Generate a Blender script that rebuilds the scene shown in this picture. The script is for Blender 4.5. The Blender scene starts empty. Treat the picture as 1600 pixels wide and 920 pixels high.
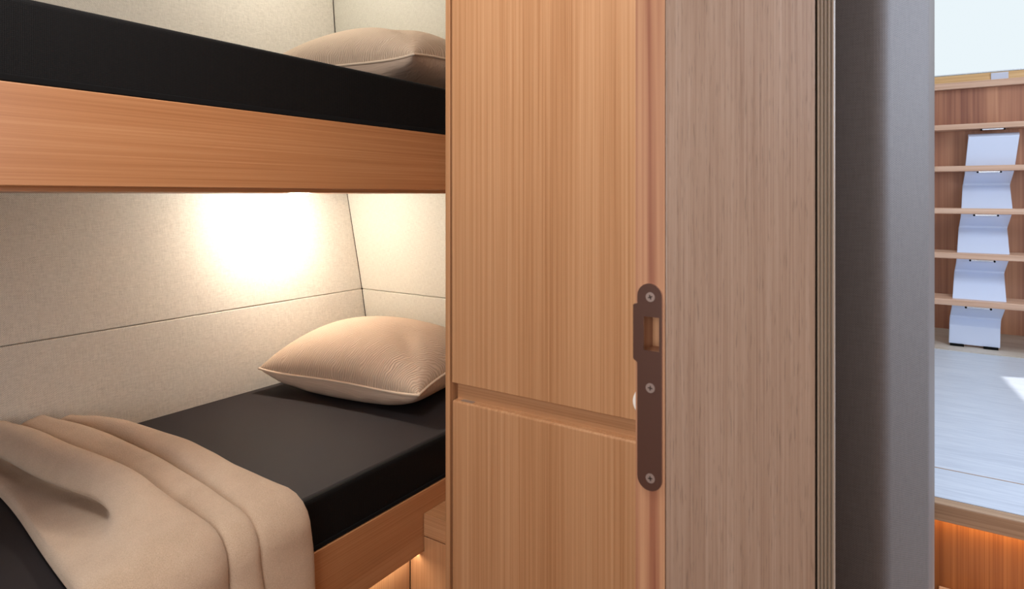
import bpy, bmesh, math, random
from mathutils import Vector, noise
random.seed(3)
S = bpy.context.scene
C = S.collection

# ------------------------------------------------------------ camera
TH = math.atan2(670, 1000)
cam_d = bpy.data.cameras.new('camera'); cam = bpy.data.objects.new('camera', cam_d); C.objects.link(cam)
cam.location = (0, 0, 0); cam.rotation_euler = (math.pi/2, 0, TH)
cam_d.sensor_width = 36; cam_d.lens = 22.5; cam_d.shift_y = -155/1600
cam_d.clip_start = .02
cam_d.dof.use_dof = True; cam_d.dof.focus_distance = 1.75; cam_d.dof.aperture_fstop = 14
S.camera = cam
S.view_settings.view_transform = 'Standard'; S.view_settings.look = 'None'
S.view_settings.gamma = 1; S.view_settings.use_curve_mapping = False
S.view_settings.exposure = 0.0

# ------------------------------------------------------------ light
def lin(c):
    return tuple(((v/255)/12.92 if v/255 <= .04045 else ((v/255+.055)/1.055)**2.4) for v in c)
W = bpy.data.worlds.new('sky'); S.world = W; W.use_nodes = True
bg = W.node_tree.nodes['Background']; bg.inputs[0].default_value = (*lin((237, 248, 253)), 1); bg.inputs[1].default_value = .98

def light(name, kind, loc, power, col, size=.1, sy=None, target=None, spread=None, ang=None):
    d = bpy.data.lights.new(name, kind); d.energy = power; d.color = col
    if kind == 'AREA':
        d.shape = 'RECTANGLE'; d.size = size; d.size_y = sy or size
        if spread: d.spread = spread
    elif kind == 'SUN': d.angle = ang or .01
    else: d.shadow_soft_size = size
    o = bpy.data.objects.new(name, d); C.objects.link(o); o.location = loc
    if target is not None:
        o.rotation_euler = (Vector(target)-Vector(loc)).to_track_quat('-Z', 'Y').to_euler()
    return o
SUNV = Vector((.5, -.3, .81))
light('sun', 'SUN', SUNV*5, 4.5, (1, .98, .94), target=(0, 0, 0))
light('cabin_ceiling_light', 'AREA', (-.55, .30, .92), 11, (1, .965, .92), .35, .35, target=(-.75, .35, -1))
light('camera_fill', 'AREA', (-.05, -.75, .05), 12, (.98, .98, 1), .7, 1.0, target=(-.8, 1.2, -.05))  # added broad fill from behind the camera, not a fitted lamp
light('door_post_fill', 'AREA', (.585, .62, .5), 8, (.70, .82, 1), .5, .8, target=(-1, .9, .9))  # added cool fill for the door post; the right wall has no window
light('upper_bunk_light', 'POINT', (-1.55, 1.25, .90), 5, (1, .96, .87), .05)
light('bunk_reading_light_glow', 'POINT', (-1.61, 1.25, -.018), 9.0, (1, .96, .86), .03)
light('bulkhead_end_fill', 'AREA', (1.7, 1.6, .55), 58, (.62, .77, 1), .9, .9, target=(0, .95, .1))  # added cool fill to brighten the turned end of the bulkhead
light('saloon_top_fill', 'AREA', (.9, 2.9, 1.36), 16, (.78, .87, 1), .9, .9, target=(.9, 3.0, -1))  # added cool fill below the saloon ceiling, lifts floor and stairs
light('under_bunk_strip_light', 'AREA', (-1.0, .6, -.822), .75, (1, .84, .64), .012, 1.2, target=(-1.0, .6, -2))
light('step_strip_light', 'AREA', (.25, 1.840, -.768), .5, (1, .66, .30), 1.0, .012, target=(.25, 1.85, -2))

# ------------------------------------------------------------ materials
def mat(name, col=(200, 200, 200), rough=.5, metal=0, spec=.5):
    m = bpy.data.materials.new(name); m.use_nodes = True
    b = m.node_tree.nodes['Principled BSDF']
    b.inputs['Base Color'].default_value = (*lin(col), 1); b.inputs['Roughness'].default_value = rough
    b.inputs['Metallic'].default_value = metal; b.inputs['Specular IOR Level'].default_value = spec
    return m, m.node_tree, b
def N(nt, t, **kw):
    n = nt.nodes.new(t)
    for k, v in kw.items():
        if k.startswith('i_'): n.inputs[k[2:].replace('_', ' ')].default_value = v
        else: setattr(n, k, v)
    return n
def ramp(nt, fac, stops):
    r = nt.nodes.new('ShaderNodeValToRGB'); e = r.color_ramp.elements
    while len(e) < len(stops): e.new(.5)
    for el, (p, c) in zip(e, stops): el.position = p; el.color = (*lin(c), 1)
    nt.links.new(fac, r.inputs[0]); return r.outputs[0]
def noise_tex(nt, scale, detail=3, rough=.6, dist=0, rot=None):
    tc = N(nt, 'ShaderNodeTexCoord'); mp = N(nt, 'ShaderNodeMapping'); mp.inputs['Scale'].default_value = scale
    if rot: mp.inputs['Rotation'].default_value = rot
    n = N(nt, 'ShaderNodeTexNoise'); n.inputs['Scale'].default_value = 1; n.inputs['Detail'].default_value = detail
    n.inputs['Roughness'].default_value = rough; n.inputs['Distortion'].default_value = dist
    nt.links.new(tc.outputs['Object'], mp.inputs[0]); nt.links.new(mp.outputs[0], n.inputs['Vector'])
    return n.outputs['Fac']
def math2(nt, op, a, b):
    m = N(nt, 'ShaderNodeMath', operation=op)
    for i, v in enumerate((a, b)):
        if isinstance(v, (int, float)): m.inputs[i].default_value = v
        else: nt.links.new(v, m.inputs[i])
    return m.outputs[0]
def bump(nt, b, h, strength=.3, dist=.001):
    bp = N(nt, 'ShaderNodeBump'); bp.inputs['Strength'].default_value = strength; bp.inputs['Distance'].default_value = dist
    nt.links.new(h, bp.inputs['Height']); nt.links.new(bp.outputs[0], b.inputs['Normal'])
def wood(name, dark, mid, light_, axis='z', fine=360, broad=22, along=1.3, rough=.38, figure=.38, pores=0, coat=0.0):
    m, nt, b = mat(name, mid, rough)
    def sc(a, l): return {'x': (l, a, a), 'y': (a, l, a), 'z': (a, a, l)}[axis]
    f = noise_tex(nt, sc(fine, along), 3, .65)
    w = noise_tex(nt, sc(broad, along*.6), 3, .55, .6)
    t = math2(nt, 'ADD', math2(nt, 'MULTIPLY', f, 1-figure), math2(nt, 'MULTIPLY', w, figure))
    c = ramp(nt, t, [(.34, dark), (.5, mid), (.66, light_)])
    if pores:
        p = noise_tex(nt, sc(850, 45), 2, .5)
        pc = N(nt, 'ShaderNodeMapRange'); pc.inputs['From Min'].default_value = .28; pc.inputs['From Max'].default_value = .42
        pc.inputs['To Min'].default_value = 1-pores; pc.inputs['To Max'].default_value = 1
        nt.links.new(p, pc.inputs['Value'])
        mx = N(nt, 'ShaderNodeMix', data_type='RGBA', blend_type='MULTIPLY'); mx.inputs[0].default_value = 1
        nt.links.new(c, mx.inputs[6]); nt.links.new(pc.outputs[0], mx.inputs[7]); c = mx.outputs[2]
    nt.links.new(c, b.inputs['Base Color'])
    bump(nt, b, f, .12, .0006)
    b.inputs['Coat Weight'].default_value = coat; b.inputs['Coat Roughness'].default_value = .25
    return m
def weave(name, a, b_, u, v, freq=900, rough=.9, strength=.5):
    """woven cloth: crossed threads over the two named axes"""
    m, nt, b = mat(name, a, rough, spec=.25)
    tc = N(nt, 'ShaderNodeTexCoord'); sp = N(nt, 'ShaderNodeSeparateXYZ'); nt.links.new(tc.outputs['Object'], sp.inputs[0])
    s1 = math2(nt, 'SINE', math2(nt, 'MULTIPLY', sp.outputs[u], freq*2), 0)
    s2 = math2(nt, 'SINE', math2(nt, 'MULTIPLY', sp.outputs[v], freq*2), 0)
    h = math2(nt, 'ADD', math2(nt, 'MULTIPLY', math2(nt, 'MULTIPLY', s1, s2), .5), .5)
    sc = [60, 60, 60]; sc[v] = 900
    n1 = noise_tex(nt, tuple(sc), 2); sc = [60, 60, 60]; sc[u] = 900; n2 = noise_tex(nt, tuple(sc), 2)
    t = math2(nt, 'ADD', math2(nt, 'MULTIPLY', h, .35), math2(nt, 'MULTIPLY', math2(nt, 'ADD', n1, n2), .33))
    nt.links.new(ramp(nt, t, [(.3, b_), (.62, a)]), b.inputs['Base Color'])
    bump(nt, b, t, strength, .0006)
    return m

CH = ((170, 120, 80), (190, 141, 100), (204, 158, 118))
M = {}
M['wood_z'] = wood('cherry_veneer_vertical', *CH, axis='z', coat=.15)
M['wood_y'] = wood('cherry_veneer_lengthwise', (162, 108, 68), (178, 124, 82), (191, 140, 98), axis='y', fine=300, broad=34, coat=.1)
M['wood_x'] = wood('cherry_veneer_crosswise', *CH, axis='x', coat=.1)
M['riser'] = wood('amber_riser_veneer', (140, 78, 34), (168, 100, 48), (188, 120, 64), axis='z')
M['wood_base'] = wood('base_panel_veneer', *CH, axis='z', rough=.5)
M['jamb'] = wood('door_frame_veneer', (142, 116, 98), (158, 133, 114), (172, 149, 131), axis='z', fine=650, broad=60, along=4, pores=.30, rough=.35, figure=.3, coat=.45)
M['jamb_solid'] = wood('door_frame_solid_edge', (138, 84, 62), (178, 130, 98), (200, 158, 120), axis='z', fine=150, broad=60, along=1.6, rough=.4, figure=.8)
M['groove'] = wood('ribbed_edge_wood', (124, 106, 90), (146, 128, 110), (162, 144, 126), axis='z', fine=300, broad=60, rough=.4)
M['salon_wood'] = wood('companionway_panel_veneer', (126, 74, 56), (166, 110, 82), (194, 138, 104), axis='z', fine=90, broad=14, along=.8, rough=.35, figure=.7)
M['salon_wood_pale'] = wood('pale_coaming_wood', (196, 150, 96), (226, 186, 130), (240, 206, 156), axis='x', fine=90, broad=20, rough=.4)
M['tread'] = wood('tread_wood', (184, 142, 116), (206, 166, 140), (222, 188, 164), axis='x', fine=120, broad=25, rough=.35)
M['nosing'] = wood('nosing_wood', (128, 98, 74), (160, 128, 100), (182, 150, 120), axis='x', fine=200, broad=40, rough=.45)
M['sole'] = wood('whitewashed_sole', (178, 184, 196), (190, 196, 207), (201, 206, 215), axis='x', fine=110, broad=14, along=8, rough=.4, figure=.3)
M['sole_beige'] = wood('beige_sole', (176, 162, 148), (196, 184, 170), (208, 198, 186), axis='x', fine=70, broad=12, along=4, rough=.5)
M['fabric_long'] = weave('beige_wall_linen_long', (228, 222, 210), (164, 158, 147), 1, 2, 750)
M['fabric_end'] = weave('beige_wall_linen_end', (218, 215, 201), (168, 162, 150), 0, 2, 750)
M['bulk'] = weave('grey_bulkhead_vinyl', (100, 91, 86), (82, 74, 69), 0, 2, 1200, .6, .3)
M['white'] = mat('white_paint', (236, 232, 224), .6)[0]
M['floor'] = wood('cabin_floor_wood', (120, 80, 50), (150, 104, 68), (170, 124, 84), axis='y', fine=120, broad=20)
M['plate'] = mat('brown_painted_metal', (84, 56, 46), .38, .3)[0]
M['plate_edge'] = mat('bare_metal_edge', (190, 170, 160), .3, 1)[0]
M['screw'] = mat('screw_steel', (150, 132, 124), .45, .5)[0]
M['screw_dark'] = mat('screw_recess', (70, 55, 50), .5, .6)[0]
M['chrome'] = mat('polished_latch', (250, 246, 240), .12, 0)[0]
M['steel'] = mat('bracket_steel', (205, 210, 218), .25, 1)[0]
M['rubber'] = mat('dark_rubber', (12, 12, 13), .95, 0, .2)[0]
M['white_metal'] = mat('white_coated_stringer', (208, 216, 238), .32)[0]
M['dark'] = mat('shadow_gap', (40, 26, 18), .9)[0]

def mesh_fabric(name, col, hi, rough):
    m, nt, b = mat(name, col, rough, spec=.18)
    tc = N(nt, 'ShaderNodeTexCoord'); sp = N(nt, 'ShaderNodeSeparateXYZ'); nt.links.new(tc.outputs['Object'], sp.inputs[0])
    a1 = math2(nt, 'SINE', math2(nt, 'MULTIPLY', math2(nt, 'ADD', sp.outputs[1], sp.outputs[2]), 1300), 0)
    a2 = math2(nt, 'SINE', math2(nt, 'MULTIPLY', math2(nt, 'SUBTRACT', sp.outputs[1], sp.outputs[2]), 1300), 0)
    h = math2(nt, 'ADD', math2(nt, 'MULTIPLY', math2(nt, 'MULTIPLY', a1, a2), .5), .5)
    nt.links.new(ramp(nt, h, [(.2, col), (.95, hi)]), b.inputs['Base Color'])
    bump(nt, b, h, .5, .0008)
    return m
M['mesh'] = mesh_fabric('black_mesh_fabric', (4, 4, 5), (18, 17, 18), .75)
m, nt, b = mat('charcoal_mattress_cloth', (44, 40, 42), .7, spec=.18); M['top'] = m
bump(nt, b, noise_tex(nt, (900, 900, 900), 2), .2, .0005)

m, nt, b = mat('beige_wool_throw', (202, 172, 140), .95, spec=.1); M['wool'] = m
f1 = noise_tex(nt, (700, 700, 700), 4, .7); f2 = noise_tex(nt, (14, 14, 14), 3)
t = math2(nt, 'ADD', math2(nt, 'MULTIPLY', f1, .7), math2(nt, 'MULTIPLY', f2, .3))
nt.links.new(ramp(nt, t, [(.32, (186, 160, 134)), (.5, (210, 184, 157)), (.68, (224, 202, 178))]), b.inputs['Base Color'])
f3 = noise_tex(nt, (330, 330, 330), 3, .6)
bump(nt, b, math2(nt, 'ADD', f1, f3), .8, .0016)
b.inputs['Sheen Weight'].default_value = .25; b.inputs['Sheen Roughness'].default_value = .6

# pillow top: fine wavy ribs
m, nt, b = mat('pillow_ribbed_cloth', (206, 184, 162), .85, spec=.2); M['pillow'] = m
tc = N(nt, 'ShaderNodeTexCoord'); wv = N(nt, 'ShaderNodeTexWave'); wv.inputs['Scale'].default_value = 50
wv.inputs['Distortion'].default_value = 9; wv.inputs['Detail'].default_value = 1; wv.inputs['Detail Scale'].default_value = .6
mp = N(nt, 'ShaderNodeMapping'); mp.inputs['Rotation'].default_value = (0, 0, .5)
nt.links.new(tc.outputs['Object'], mp.inputs[0]); nt.links.new(mp.outputs[0], wv.inputs['Vector'])
nn = noise_tex(nt, (300, 300, 300), 2)
hh = math2(nt, 'ADD', wv.outputs['Fac'], math2(nt, 'MULTIPLY', nn, .5))
nt.links.new(ramp(nt, hh, [(.2, (190, 166, 144)), (1.0, (212, 190, 168))]), b.inputs['Base Color'])
bump(nt, b, hh, .7, .0018)
m, nt, b = mat('pillow_plain_cloth', (206, 182, 162), .8, spec=.2); M['pillow_under'] = m
bump(nt, b, noise_tex(nt, (10, 60, 60), 3, .5, 1.2), .5, .006)
M['piping'] = mat('pillow_piping', (228, 206, 182), .8)[0]
m, nt, b = mat('light_lens', (255, 240, 210), .4); M['lens'] = m
b.inputs['Emission Color'].default_value = (1, .86, .62, 1); b.inputs['Emission Strength'].default_value = 6

# ------------------------------------------------------------ helpers
def obj(name, bm, m=None, parent=None, smooth=False, bevel=0, seg=2, mats=None):
    me = bpy.data.meshes.new(name); bm.normal_update(); bm.to_mesh(me); bm.free()
    o = bpy.data.objects.new(name, me); C.objects.link(o)
    for mm in (mats or [m]): me.materials.append(mm)
    if smooth:
        for p in me.polygons: p.use_smooth = True
    if bevel:
        md = o.modifiers.new('bevel', 'BEVEL'); md.width = bevel; md.segments = seg; md.limit_method = 'ANGLE'; md.angle_limit = .6
        md.harden_normals = False
    if parent: o.parent = parent
    return o
def thing(name, label, cat, loc=(0, 0, 0), group=None):
    o = bpy.data.objects.new(name, None); C.objects.link(o); o.empty_display_size = .05
    o['label'] = label; o['category'] = cat
    if group: o['group'] = group
    return o
def tag(o, label, cat, group=None):
    o['label'] = label; o['category'] = cat
    if group: o['group'] = group
    return o
def struct(o, label=None):
    o['kind'] = 'structure'
    if label: o['label'] = label
    return o
def box(x0, x1, y0, y1, z0, z1, bm=None):
    bm = bm or bmesh.new()
    v = [bm.verts.new((x, y, z)) for x in (x0, x1) for y in (y0, y1) for z in (z0, z1)]
    for f in ((0, 1, 3, 2), (4, 6, 7, 5), (0, 4, 5, 1), (2, 3, 7, 6), (0, 2, 6, 4), (1, 5, 7, 3)): bm.faces.new([v[i] for i in f])
    return bm
def prism(poly, axis, a0, a1, bm=None):
    """poly in the two other axes (x,z for 'y'; x,y for 'z'; y,z for 'x')"""
    bm = bm or bmesh.new()
    def P(p, a): return {'y': (p[0], a, p[1]), 'z': (p[0], p[1], a), 'x': (a, p[0], p[1])}[axis]
    A = [bm.verts.new(P(p, a0)) for p in poly]; B = [bm.verts.new(P(p, a1)) for p in poly]
    bm.faces.new(A); bm.faces.new(B[::-1]); n = len(poly)
    for i in range(n): bm.faces.new([A[i], B[i], B[(i+1) % n], A[(i+1) % n]])
    bmesh.ops.recalc_face_normals(bm, faces=bm.faces); return bm
def cyl(c, axis, r, h, seg=32, bm=None, r2=None):
    bm = bm or bmesh.new(); r2 = r if r2 is None else r2
    A, B = [], []
    for i in range(seg):
        a = 2*math.pi*i/seg; s, t = math.cos(a), math.sin(a)
        for L, rr, hh in ((A, r, 0), (B, r2, h)):
            p = {'y': (c[0]+rr*s, c[1]+hh, c[2]+rr*t), 'z': (c[0]+rr*s, c[1]+rr*t, c[2]+hh), 'x': (c[0]+hh, c[1]+rr*s, c[2]+rr*t)}[axis]
            L.append(bm.verts.new(p))
    bm.faces.new(A); bm.faces.new(B[::-1])
    for i in range(seg): bm.faces.new([A[i], B[i], B[(i+1) % seg], A[(i+1) % seg]])
    bmesh.ops.recalc_face_normals(bm, faces=bm.faces); return bm

FL = -1.15; CE = .95
Z_SAL = -.72
def wx(z):   # hull lining leans: x of the long wall at height z
    pts = [(-1.2, -1.57), (-.574, -1.69), (-.337, -1.735), (0, -1.812), (.6, -1.878), (.95, -1.91)]
    for (a, b), (c, d) in zip(pts, pts[1:]):
        if z <= c: return b+(d-b)*(z-a)/(c-a)
    return pts[-1][1]

# ------------------------------------------------------------ room shell
struct(obj('floor', box(-2.1, 3.0, -1.3, 1.52, FL-.04, FL), M['floor']))
struct(obj('ceiling', box(-2.1, .7, -1.3, 1.78, CE, CE+.05), M['white']))
Y0, YE = -1.2, 1.62
wl = struct(obj('wall_left', prism([(wx(FL)-.03, FL), (wx(-.574)-.03, -.574), (wx(0)-.03, 0), (wx(.6)-.03, .6), (wx(CE)-.03, CE), (-2.1, CE), (-2.1, FL)], 'y', Y0, YE+.1), M['dark']),
            'beige fabric-lined hull wall leaning outwards along both bunks')
def lwall_panel(zs):
    return prism([(wx(z), z) for z in zs]+[(wx(z)-.028, z) for z in reversed(zs)], 'y', Y0+.002, YE-.002)
obj('upholstered_panel', lwall_panel([FL, -.574, -.3376]), M['fabric_long'], wl, bevel=.003, seg=3)
obj('upholstered_panel', lwall_panel([-.3364, 0, .02]), M['fabric_long'], wl, bevel=.003, seg=3)
obj('upholstered_panel', lwall_panel([.023, .6, CE]), M['fabric_long'], wl, bevel=.004, seg=3)
we = struct(obj('wall_end', box(-2.1, -.06, YE+.02, YE+.1, FL, CE), M['dark']), 'beige fabric wall across the head end of both bunks')
def ewall_panel(zs, x1=-.3):
    g = .0015
    return prism([(wx(z)+g, z) for z in zs]+[(x1, zs[-1]), (x1, zs[0])], 'y', YE-.004, YE+.018)
obj('upholstered_panel', ewall_panel([FL, -.574, -.3376]), M['fabric_end'], we, bevel=.003, seg=3)
obj('upholstered_panel', ewall_panel([-.3364, 0, .02]), M['fabric_end'], we, bevel=.003, seg=3)
obj('upholstered_panel', ewall_panel([.023, .6, CE]), M['fabric_end'], we, bevel=.004, seg=3)
struct(obj('wall_back', box(-2.1, .7, Y0-.1, Y0, FL, CE), M['fabric_end']))
struct(obj('wall_right', box(.6, .7, Y0, 1.0, FL, CE), M['wood_z']))

# bulkhead between cabin and saloon, with a rounded end
def bulk_poly():
    yb = .86; p = [(-.30, yb)]
    A, B = Vector((-.054, yb)), Vector((-.012, yb+.10))      # flat face, then turned end face
    def fillet(P, Q, R, r, n=8):
        d1 = (P-Q).normalized(); d2 = (R-Q).normalized(); ang = d1.angle(d2); t = r/math.tan(ang/2)
        c = Q+(d1+d2).normalized()*(r/math.sin(ang/2)); s = Q+d1*t; e = Q+d2*t; out = []
        a0 = math.atan2(s.y-c.y, s.x-c.x); a1 = math.atan2(e.y-c.y, e.x-c.x); da = (a1-a0+math.pi) % (2*math.pi)-math.pi
        return [(c.x+r*math.cos(a0+da*i/n), c.y+r*math.sin(a0+da*i/n)) for i in range(n+1)]
    p += fillet(Vector((-.30, yb)), A, B, .022)
    p += fillet(A, B, Vector((-.012, 1.6)), .03)
    p += [(-.012, 1.78), (-.06, 1.78), (-.06, yb+.06), (-.30, yb+.06)]
    return p
struct(obj('wall_bulkhead', prism(bulk_poly(), 'z', FL, CE), M['bulk'], smooth=False),
       'grey vinyl-covered bulkhead with rounded corner, shaded on its left part')

# ------------------------------------------------------------ door frame
dr = bpy.data.objects.new('door_1', None); C.objects.link(dr); struct(dr, 'wooden doorway frame post with brown strike plate and ribbed edge')
JX, JY = -.194, .534
K = (-.0905, .607)
obj('frame_post', prism([(JX-.004, JY+.0008), (K[0], K[1]), (-.092, .63), (-.113, .855), (-.26, .855), (-.222, .70), (-.222, JY+.0265), (JX-.004, JY+.0265)], 'z', FL, CE), M['jamb'], dr, bevel=.0006, seg=2)
# ribbed strip
bm = bmesh.new(); pts = []
x = K[0]+.0012; n = 5; w = (-.0750-x)/n
for i in range(n):
    for k in range(7):
        a = math.pi*k/6; pts.append((x+w*(i+.5)-w*.44*math.cos(a), K[1]+.003-.0035*math.sin(a)))
pts += [(-.0775, .624), (x, .624)]
obj('ribbed_trim', prism(pts, 'z', FL, CE), M['groove'], dr)
obj('backing', prism([(-.0915, .6245), (-.0790, .6245), (-.110, .855), (-.112, .855)], 'z', FL, CE), M['dark'], dr)

# strike plate
PY = JY-.0018
def px2(xp, yp, Y):      # picture measure -> metres on a plane of constant Y
    u = (xp-800)/1000; v = (305-yp)/1000; d = Y/(.556*u+.831); return (d*(.831*u-.556), d*v)
def arc(cx, cz, r, a0, a1, n=12): return [(cx+r*math.cos(math.radians(a0+(a1-a0)*i/n)), cz+r*math.sin(math.radians(a0+(a1-a0)*i/n))) for i in range(n+1)]
xl, xr = px2(995, 600, PY)[0], px2(1033.5, 600, PY)[0]
zt, zb = px2(1015, 443, PY)[1], px2(1015, 767, PY)[1]
r = (xr-xl)/2; cx = (xl+xr)/2
tl = px2(988.5, 474, PY); tb = px2(988.5, 561, PY)
outer = arc(cx, zt-r, r, 0, 180)+[(xl, tl[1]+.0008), (tl[0]+.001, tl[1]), (tl[0], tl[1]-.001), (tl[0], tb[1]+.001), (tl[0]+.001, tb[1]), (xl, tb[1]-.002)]+arc(cx, zb+r, r, 180, 360)
hx0, hz0 = px2(1005, 494, PY); hx1, hz1 = px2(1029, 550, PY)
bm = bmesh.new()
def ring(pts, y): return [bm.verts.new((p[0], y, p[1])) for p in pts]
# plate with latch hole: outer loop bridged to the hole by triangulated fill on both faces
hole = [(hx0, hz0), (hx1, hz0), (hx1, hz1), (hx0, hz1)]
loops = {}
for y in (PY, JY+.0002):
    o_ = ring(outer, y); h_ = ring(hole, y); loops[y] = (o_, h_)
    ed = [bm.edges.new((L[i], L[(i+1) % len(L)])) for L in (o_, h_) for i in range(len(L))]
    bmesh.ops.triangle_fill(bm, edges=ed, use_beauty=True)
(o1, h1), (o2, h2) = loops[PY], loops[JY+.0002]
for a, b2 in ((o1, o2), (h1, h2)):
    for i in range(len(a)):
        f = bm.faces.new([a[i], a[(i+1) % len(a)], b2[(i+1) % len(a)], b2[i]]); f.material_index = 1
bmesh.ops.recalc_face_normals(bm, faces=bm.faces)
sp = obj('strike_plate', bm, mats=[M['plate'], M['plate_edge']], parent=dr)
sp['label'] = 'brown metal strike plate with latch hole and three screws'
# solid wood edge with the latch pocket cut into it
bm = bmesh.new(); oute = [(-.2255, FL), (JX-.0045, FL), (JX-.0045, CE), (-.2255, CE)]; holp = [(hx0-.001, hz0+.001), (hx1+.001, hz0+.001), (hx1+.001, hz1-.001), (hx0-.001, hz1-.001)]
L_ = {}
for y in (JY, JY+.022):
    a, h_ = ring(oute, y), ring(holp, y); L_[y] = (a, h_)
    ed = [bm.edges.new((q[i], q[(i+1) % 4])) for q in (a, h_) for i in range(4)]
    bmesh.ops.triangle_fill(bm, edges=ed, use_beauty=True)
for k in (0, 1):
    a, c = L_[JY][k], L_[JY+.022][k]
    for i in range(4): bm.faces.new([a[i], a[(i+1) % 4], c[(i+1) % 4], c[i]])
bmesh.ops.recalc_face_normals(bm, faces=bm.faces)
obj('solid_edge', bm, M['jamb_solid'], dr)
obj('pocket_back', box(hx0-.004, hx1+.0015, JY+.0222, JY+.026, hz1-.01, hz0+.01), M['wood_base'], dr)
for (sx, sy) in ((1015.5, 464), (1015.5, 606), (1015.5, 747)):
    X, Z = px2(sx, sy, PY); rr = .0042
    bm = cyl((X, PY+.0002, Z), 'y', rr, -.0006, 28)
    for w_, h_ in ((.0021, .0005), (.0005, .0021)):
        nf = len(bm.faces); box(X-w_, X+w_, PY-.0006, PY-.0003, Z-h_, Z+h_, bm)
        bm.faces.ensure_lookup_table()
        for f in bm.faces[nf:]: f.material_index = 1
    bmesh.ops.rotate(bm, verts=bm.verts, cent=(X, PY, Z), matrix=__import__('mathutils').Matrix.Rotation(sy*.7, 3, 'Y'))
    obj('screw', bm, mats=[M['screw'], M['screw_dark']], parent=sp)

# ------------------------------------------------------------ wardrobe
cb = thing('wardrobe', 'tall cherry wood wardrobe with two doors beside the door frame', 'wardrobe')
CY = .95; cx0, cx1 = -.7725, -.245
obj('body', prism([(cx0, CY+.004), (cx1, CY+.004), (cx1, 1.60), (cx0, 1.60)], 'z', FL, CE-.002), M['wood_z'], cb)
obj('side_panel', box(cx0-.0015, cx0+.0095, CY-.020, 1.60, FL, CE-.002), M['wood_z'], cb, bevel=.001)
def door(z0, z1, top_round=False):
    return box(cx0+.0125, cx1, CY-.018, CY+.003, z0, z1)
obj('door', door(-.350, CE-.01), M['wood_z'], cb, bevel=.0012)
d2 = obj('door', door(FL+.08, -.3825), M['wood_z'], cb, bevel=.004, seg=4)
obj('catch_striker', box(-.742, -.715, CY-.0135, CY-.003, -.3827, -.3818), mat('grey_catch', (150, 128, 112), .5)[0], d2)
obj('grip_rail', box(cx0+.016, cx1, CY-.004, CY+.004, -.383, -.349), M['wood_x'], cb)
X, Z = px2(1010, 629.5, CY-.020)
lt = obj('push_latch', cyl((X, CY-.018, Z), 'y', .024, -.007, 40, r2=.021), M['chrome'], cb, bevel=.002); lt['label'] = 'round white push latch'

# ------------------------------------------------------------ bunks
BX = -.98
def bunk(name, label, z0, z1, zp, upper):
    t = thing(name, label, 'bunk', group=None)
    obj('front_board', box(BX-.022, BX, Y0+.02, YE-.006, z0, z1), M['wood_y'], t, bevel=.0015)
    xb = max(wx(zp), wx(zp+.018))+.004
    obj('platform', box(xb, BX-.0225, Y0+.02, YE-.006, zp, zp+.018), M['wood_y'], t)
    return t
ub = bunk('bunk', 'upper bunk with wide cherry front board under black mattress', .012, .144, .005, True)
lb = bunk('bunk', 'lower bunk with cherry front board, beige throw hanging over it', -.812, -.674, -.745, False)
obj('base_panel', box(-1.042, -1.022, Y0+.02, 1.0998, FL, -.746), M['wood_base'], lb)

def mattress(label, zb, zt, xf, zbd):
    t = thing('mattress', label, 'mattress')
    xb0 = max(wx(zb), wx(zt))+.004
    xb1 = xb0
    obj('core', prism([(wx(zb)+.005, zb), (BX-.024, zb), (BX-.024, zbd+.001), (xf, zbd+.001), (xf, zt), (wx(zt)+.004, zt)], 'y', Y0+.03, YE-.012), M['mesh'], t, bevel=.014, seg=5)
    obj('top_cover', prism([(wx(zt)+.012, zt-.006), (xf-.013, zt-.006), (xf-.010, zt-.001), (xf-.016, zt+.0012), (wx(zt)+.012, zt+.0012)], 'y', Y0+.035, YE-.018), M['top'], t)
    tp = obj('seam_tape', box(xf-.004, xf+.0022, Y0+.04, YE-.02, zbd+.0015, zbd+.010), M['rubber'], t, bevel=.001)
    return t
mattress('black mesh mattress on the upper bunk', .040, .257, -.987, .144)
mattress('charcoal mattress on the lower bunk, under pillow and throw', -.725, -.574, -.985, -.674)

# reading light recessed under the upper bunk
rl = thing('reading_light', 'small round light under the upper bunk, glowing onto the wall', 'light')
obj('bezel', cyl((-1.61, 1.25, .0055), 'z', .032, -.0035, 32), M['steel'], rl)
obj('lens', cyl((-1.61, 1.25, .0025), 'z', .026, -.001, 32), M['lens'], rl)

# ------------------------------------------------------------ wooden step locker by the lower bunk
sl = thing('step_locker', 'low cherry wood step box between lower bunk and wardrobe', 'step')
obj('lid', box(BX+.001, -.778, 1.10, YE-.006, -.7755, -.725), M['wood_x'], sl, bevel=.001)
obj('body', prism([(-1.020, FL), (-.778, FL), (-.778, -.778), (BX+.001, -.778), (BX+.001, -.813), (-1.020, -.813)], 'y', 1.1005, YE-.006), M['wood_z'], sl, bevel=.0008)

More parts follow.
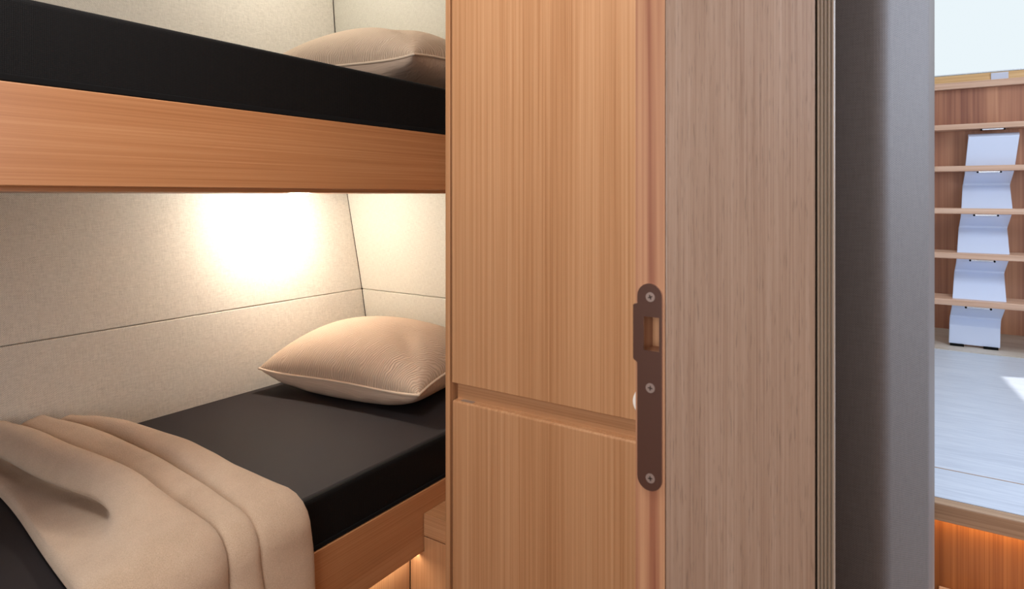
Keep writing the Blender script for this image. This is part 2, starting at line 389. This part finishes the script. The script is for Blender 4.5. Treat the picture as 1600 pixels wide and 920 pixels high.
# ------------------------------------------------------------ pillows
def pillow(label, origin, rot, tilt, group='cushions at the head of the bunks'):
    t = thing('pillow', label, 'pillow', group=None)
    a, b_ = .279, .205; n = 44
    def outline(u, v):
        return (a*u*(1-.055*(1-v*v)), b_*v*(1-.06*(1-u*u)))
    def droop(u, v):   # the seam dips at the near corners
        e = max(abs(u), abs(v))
        return -.012*(u*u*v*v)*e - .017*(1-u**4)*abs(v)**3*(1 if v < 0 else .2)
    def H(u, v, T, p):
        k = max(0, (1-abs(u)**2.2)*(1-abs(v)**2.2))
        w = noise.noise(Vector((u*1.7, v*1.7, T*20)))*.006*k
        return T*k**p + w
    def surf(T, p, sgn):
        bm = bmesh.new(); g = []
        for i in range(n+1):
            row = []
            for j in range(n+1):
                u = math.sin((i/n-.5)*math.pi); v = math.sin((j/n-.5)*math.pi)
                x, y = outline(u, v); z = droop(u, v)
                hgt = H(u, v, T, p)
                if sgn > 0:   # folds running in from the near corner
                    du, dv = u-1, v+1; rr = math.hypot(du, dv)
                    hgt -= .012*math.exp(-((math.atan2(dv, -du)-.95)/.16)**2)*math.exp(-((rr-.75)/.4)**2)
                else:         # gathers below the piping
                    k = (1-abs(u)**2.2)*(1-abs(v)**2.2)
                    hgt += .0018*math.sin(19*u+3*v)*math.exp(-((abs(v)-.93)/.07)**2)
                row.append(bm.verts.new((x, y, max(-.080, z+sgn*max(0, hgt)))))
            g.append(row)
        for i in range(n):
            for j in range(n):
                f = (g[i][j], g[i+1][j], g[i+1][j+1], g[i][j+1]); bm.faces.new(f if sgn > 0 else f[::-1])
        return bm
    obj('top_cover', surf(.112, .43, 1), M['pillow'], t, smooth=True)
    obj('underside', surf(.105, .42, -1), M['pillow_under'], t, smooth=True)
    pts = []
    m_ = 40
    for k in range(4):
        for i in range(m_):
            s = math.sin((i/m_-.5)*math.pi)
            u, v = [(s, -1), (1, s), (-s, 1), (-1, -s)][k]
            x, y = outline(u, v); pts.append(Vector((x, y, droop(u, v))))
    bm = bmesh.new(); rings = []; L = len(pts)
    for i, p in enumerate(pts):
        d = (pts[(i+1) % L]-pts[i-1]).normalized(); s = d.cross(Vector((0, 0, 1))).normalized(); up = s.cross(d)
        rings.append([bm.verts.new(p+(s*math.cos(q*math.pi/4)+up*math.sin(q*math.pi/4))*.0036) for q in range(8)])
    for i in range(L):
        A, B = rings[i], rings[(i+1) % L]
        for q in range(8): bm.faces.new([A[q], A[(q+1) % 8], B[(q+1) % 8], B[q]])
    bmesh.ops.recalc_face_normals(bm, faces=bm.faces)
    obj('piping', bm, M['piping'], t, smooth=True)
    t.location = origin; t.rotation_euler = (tilt, 0, rot)
    return t
pillow('beige ribbed pillow with piping on the lower bunk', (-1.396, 1.375, -.485), .13, .03)
pillow('beige ribbed pillow partly hidden behind the upper black mattress', (-1.414, 1.375, .382), .13, .06)

# ------------------------------------------------------------ wool throw
def interp(tab, s):
    return sum(interp1(tab, s+k*.012) for k in range(-5, 6))/11
def interp1(tab, s):
    if s <= tab[0][0]: return tab[0][1]
    for (a, b2), (c, d) in zip(tab, tab[1:]):
        if s <= c:
            t = (s-a)/(c-a)
            return b2+(d-b2)*t
    return tab[-1][1]
XW, XF, ZM = -1.68, -.977, -.5715
LT = XF-XW
RC = .028
def base(s):  # s along the path, wall -> front edge -> down; returns point and outward normal
    L1 = LT-RC; arcL = RC*math.pi/2
    if s < L1: return Vector((XW+s, 0, ZM)), Vector((0, 0, 1))
    if s < L1+arcL:
        a = (s-L1)/RC; return Vector((XF-RC+RC*math.sin(a), 0, ZM-RC+RC*math.cos(a))), Vector((math.sin(a), 0, math.cos(a)))
    return Vector((XF, 0, ZM-RC-(s-L1-arcL))), Vector((1, 0, 0))
SE = 1.16
tR = [(-.02, .66), (.03, .695), (.12, .722), (.2, .738), (.38, .750), (.58, .741), (.67, .752), (.72, .768), (.8, .776), (1.2, .78)]
tV1 = [(-.02, .625), (.03, .655), (.08, .672), (.2, .689), (.38, .688), (.52, .678), (.64, .668), (.72, .662), (.80, .682), (.90, .695), (1.2, .71)]
tV2 = [(-.02, .565), (.1, .585), (.3, .602), (.52, .609), (.65, .612), (.72, .608), (.8, .617), (1.2, .622)]
tC = [(-.02, .520), (.08, .535), (.25, .535), (.38, .552), (.5, .562), (.6, .552), (.75, .54), (1.2, .54)]
tCh = [(-.02, .085), (.2, .088), (.35, .086), (.5, .078), (.62, .056), (.75, .040), (1.2, .036)]
tL = [(-.02, .478), (.2, .467), (.32, .455), (.5, .428), (.63, .411), (.75, .398), (1.2, .375)]
tA = [(-.02, .062), (.1, .062), (.4, .060), (.6, .050), (.72, .034), (1.2, .030)]
tB = [(-.02, .080), (.1, .066), (.4, .058), (.6, .050), (.72, .034), (1.2, .030)]
tD = [(-.02, 1), (.38, 1), (.46, .8), (.54, .35), (.61, 0), (1.2, 0)]     # how far the hollow under the big fold is open
def section(s):
    R, V1, V2, Cc, Ch, L, A, B, D = [interp(t, s) for t in (tR, tV1, tV2, tC, tCh, tL, tA, tB, tD)]
    wA, wB = R-V1, V1-V2
    p = [(V1+wA*.35, .002), (R-wA*.12, .003), (R, A*.30), (R-wA*.05, A*.75), (R-wA*.28, A*.98), (V1+wA*.38, A), (V1+wA*.08, A*.93), (V1-.006, A*.78), (V1-.008, A*.60),
         (V1+.003, A*.36), (V1+.012, A*.14), (V1+.004, A*.16), (V1-.008, B*.48), (V1-wB*.26, B*.86), (V1-wB*.46, B), (V2+wB*.25, B*.96), (V2+.002, B*.88), (V2-.006, B*.72), (V2-.006, B*.52),
         (V2+.005, B*.30), (V2+.012, B*.12), (V2+.003, B*.14), (V2-.008, B*.50),
         (V2-.018, B*.78+Ch*.08), ((V2*.35+Cc*.65), max(Ch*.96, B*.8)), (Cc-.008, Ch)]
    # left of the crest: either a rolled-over lip with a hollow below it, or a smooth fall to the edge
    lip = [(Cc-.030, Ch*.86), (Cc-.042, Ch*.64), (Cc-.033, Ch*.48), (Cc-.005, Ch*.30), (Cc+.006, Ch*.08), (Cc-.025, .009), (L+.016, .016), (L+.004, .014)]
    span = Cc-L
    flat = [(Cc-span*f, Ch*g+.012*(1-g)) for f, g in ((.16, .97), (.30, .90), (.42, .80), (.54, .68), (.66, .54), (.78, .40), (.89, .24), (.97, .08))]
    for a, b2 in zip(lip, flat): p.append((a[0]*D+b2[0]*(1-D), a[1]*D+b2[1]*(1-D)))
    p.append((L, .004))
    return p
def cr(p, n):
    out = []; q = [p[0]]+p+[p[-1]]
    for i in range(1, len(q)-2):
        for k in range(n):
            t = k/n
            out.append(tuple(.5*((2*q[i][j])+(-q[i-1][j]+q[i+1][j])*t+(2*q[i-1][j]-5*q[i][j]+4*q[i+1][j]-q[i+2][j])*t*t+(-q[i-1][j]+3*q[i][j]-3*q[i+1][j]+q[i+2][j])*t**3) for j in (0, 1)))
    out.append(p[-1]); return out
bm = bmesh.new(); g = []
NS = 120
for i in range(NS+1):
    s = .0+SE*i/NS; P, nrm = base(s); row = []
    for (y, h) in cr(section(s), 6):
        w = noise.noise(Vector((s*5, y*7, 0)))*.004+noise.noise(Vector((s*16, y*22, 5)))*.0012
        hh = max(.0015, h+w*min(1, h/.03))
        pp = P+nrm*hh
        row.append(bm.verts.new((pp.x, y, pp.z)))
    g.append(row)
for i in range(NS):
    for j in range(len(g[0])-1): bm.faces.new([g[i][j], g[i+1][j], g[i+1][j+1], g[i][j+1]])
bmesh.ops.recalc_face_normals(bm, faces=bm.faces)
th = obj('throw_blanket', bm, M['wool'], smooth=True)
md = th.modifiers.new('thick', 'SOLIDIFY'); md.thickness = .0035; md.offset = 0
tag(th, 'folded beige wool throw draped over the lower bunk mattress', 'blanket')

# ------------------------------------------------------------ saloon beyond
struct(obj('floor_saloon', box(-1.5, 3.0, 1.836, 4.16, Z_SAL-.04, Z_SAL), M['sole'], bevel=0), 'pale whitewashed saloon floor')
struct(obj('trim_1', box(-.3, 2.5, 3.60, 4.16, Z_SAL, Z_SAL+.003), M['sole_beige']), 'beige floor strip at the foot of the companionway')
struct(obj('trim_2', box(-.3, 1.2, 1.80, 1.8355, Z_SAL-.042, Z_SAL), M['nosing'], bevel=.003), 'brown wooden nosing along the edge of the raised floor')
struct(obj('trim_3', box(-.3, 2.5, 2.030, 2.034, Z_SAL, Z_SAL+.0006), M['nosing']), 'thin joint line in the pale floor')
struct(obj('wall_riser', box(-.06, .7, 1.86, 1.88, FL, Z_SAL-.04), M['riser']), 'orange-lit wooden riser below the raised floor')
ls = thing('floor_step', 'light wooden step at the foot of the lit riser', 'step')
obj('tread', box(-.004, .598, 1.53, 1.859, -.967, -.942), M['tread'], ls, bevel=.002)
obj('riser', box(-.004, .598, 1.55, 1.57, FL, -.968), M['wood_x'], ls)

WY = 4.16
struct(obj('wall_saloon', box(-1.2, 2.4, WY, WY+.05, Z_SAL-.04, .555), M['salon_wood']), 'reddish wood panelled wall behind the stairs')
struct(obj('wall_companionway', box(-1.2, 2.4, 4.10, WY-.0005, .360, .555), M['salon_wood']), 'wood panel above the top stair tread')
struct(obj('trim_4', box(-1.2, 2.4, 4.07, 4.30, .556, .590), M['tread'], bevel=.004), 'beige wooden ledge at the top of the companionway')
co = thing('coaming', 'pale wooden coaming board under the white sky', 'coaming')
obj('board', box(-1.2, 2.4, 4.32, 4.36, .560, .665), M['salon_wood_pale'], co, bevel=.002)
obj('rim', box(-1.2, 2.4, 4.318, 4.362, .666, .672), M['steel'], co)
obj('latch_plate', box(.225, .30, 4.311, 4.3195, .595, .660), M['white_metal'], co, bevel=.001)
obj('hinge_strip', box(-.08, -.008, 4.305, 4.3195, .600, .607), M['steel'], co)
struct(obj('ceiling_saloon_blocker', prism([(-2.2, .85), (4.4, .85), (4.4, 1.30), (-2.2, 1.30)], 'z', 1.40, 1.44), M['white']))
# unseen deckhead added to block the sun; hatch shaped to throw the floor patch
hc = Vector((.203+SUNV.x/SUNV.z*(1.40-Z_SAL), 3.196+SUNV.y/SUNV.z*(1.40-Z_SAL)))
e1 = Vector((.072, .027)).normalized(); e2 = Vector((.042, -.326)).normalized()
p0 = hc; p1 = hc+e1*.9; p2 = hc+e1*.9+e2*.85; p3 = hc+e2*.85
out = [(-2.2, 1.30), (4.4, 1.30), (4.4, 4.45), (-2.2, 4.45)]
def T(v): return (v.x, v.y)
struct(obj('ceiling_saloon_blocker', prism([out[3], out[2], T(p1), T(p0)], 'z', 1.40, 1.44), M['white']))
struct(obj('ceiling_saloon_blocker', prism([out[2], out[1], T(p2), T(p1)], 'z', 1.40, 1.44), M['white']))
struct(obj('ceiling_saloon_blocker', prism([out[1], out[0], T(p3), T(p2)], 'z', 1.40, 1.44), M['white']))
struct(obj('ceiling_saloon_blocker', prism([out[0], out[3], T(p0), T(p3)], 'z', 1.40, 1.44), M['white']))

# stairs
st = thing('companionway_stairs', 'white zigzag stringer staircase with thin beige wooden treads', 'stairs')
TZ = [.357, .139, -.077, -.291, -.501]            # tread centre heights, top to bottom
DEP = [3.40, 3.30, 3.20, 3.10, 3.00]
SX = [.120, .103, .084, .064, .044]               # left edge of stringer under each tread
for k in range(5):
    yf = DEP[k]*1.215
    x0 = -.045 if k == 1 else -.14
    poly = []
    yb = min(yf+.20, WY-.002)
    if k == 0: yf = 4.05; yb = WY-.002
    r = .035
    poly = [(x0, yb)]+[(x0+r-r*math.cos(a*math.pi/12), yf+r-r*math.sin(a*math.pi/12)) for a in range(0, 7)]+[(.85, yf), (.85, yb)]
    obj('tread', prism(poly, 'z', TZ[k]-.016, TZ[k]+.012), M['tread'], st, bevel=.004, seg=3)
    xm = SX[k]+.10
    br = obj('bracket', box(xm-.045, xm+.045, yf+.012, yf+.03, TZ[k]-.024, TZ[k]-.0165), M['steel'], st, bevel=.001)
    for sx in (-.05, .044): obj('bolt', cyl((xm+sx+.003, yf+.008, TZ[k]-.022), 'y', .0045, .012, 12), M['rubber'], br)
# zigzag plate
prof = []    # (x_left, y, z, width)
prof.append((.118, 4.07+.03, .318, .212))
prof.append((.118, 4.05, .300, .208))
for k in range(1, 5):
    y = DEP[k]*1.215; z = TZ[k]; x = SX[k]
    prof.append((x+.002, y+.05, z+.012, .204))       # comes forward down to the tread
    prof.append((x, y+.045, z-.018, .202))
    prof.append((x-.001, y+.06, z-.035, .200))
    prof.append((x-.006, y+.115, z-.078, .198))      # goes back under the tread
    prof.append((x-.008, y+.112, z-.088, .198))
prof.append((.040-.006, 3.655+.07, Z_SAL+.10, .196))
prof.append((.032, 3.655+.06, Z_SAL+.012, .196))
bm = bmesh.new(); rows = []
def P3(q, dy): return [(q[0], q[1]+dy, q[2]), (q[0]+q[3], q[1]+dy, q[2])]
F = [[bm.verts.new(p) for p in P3(q, 0)] for q in prof]; Bk = [[bm.verts.new(p) for p in P3(q, .022)] for q in prof]
for i in range(len(prof)-1):
    bm.faces.new([F[i][0], F[i][1], F[i+1][1], F[i+1][0]]); bm.faces.new([Bk[i][0], Bk[i+1][0], Bk[i+1][1], Bk[i][1]])
    bm.faces.new([F[i][0], F[i+1][0], Bk[i+1][0], Bk[i][0]]); bm.faces.new([F[i][1], Bk[i][1], Bk[i+1][1], F[i+1][1]])
bm.faces.new([F[0][0], Bk[0][0], Bk[0][1], F[0][1]]); bm.faces.new([F[-1][0], F[-1][1], Bk[-1][1], Bk[-1][0]])
bmesh.ops.recalc_face_normals(bm, faces=bm.faces)
obj('stringer', bm, M['white_metal'], st, bevel=.003, seg=2)
for xx in (.036, .166): obj('foot', box(xx, xx+.055, 3.705, 3.745, Z_SAL+.003, Z_SAL+.014), M['rubber'], st)
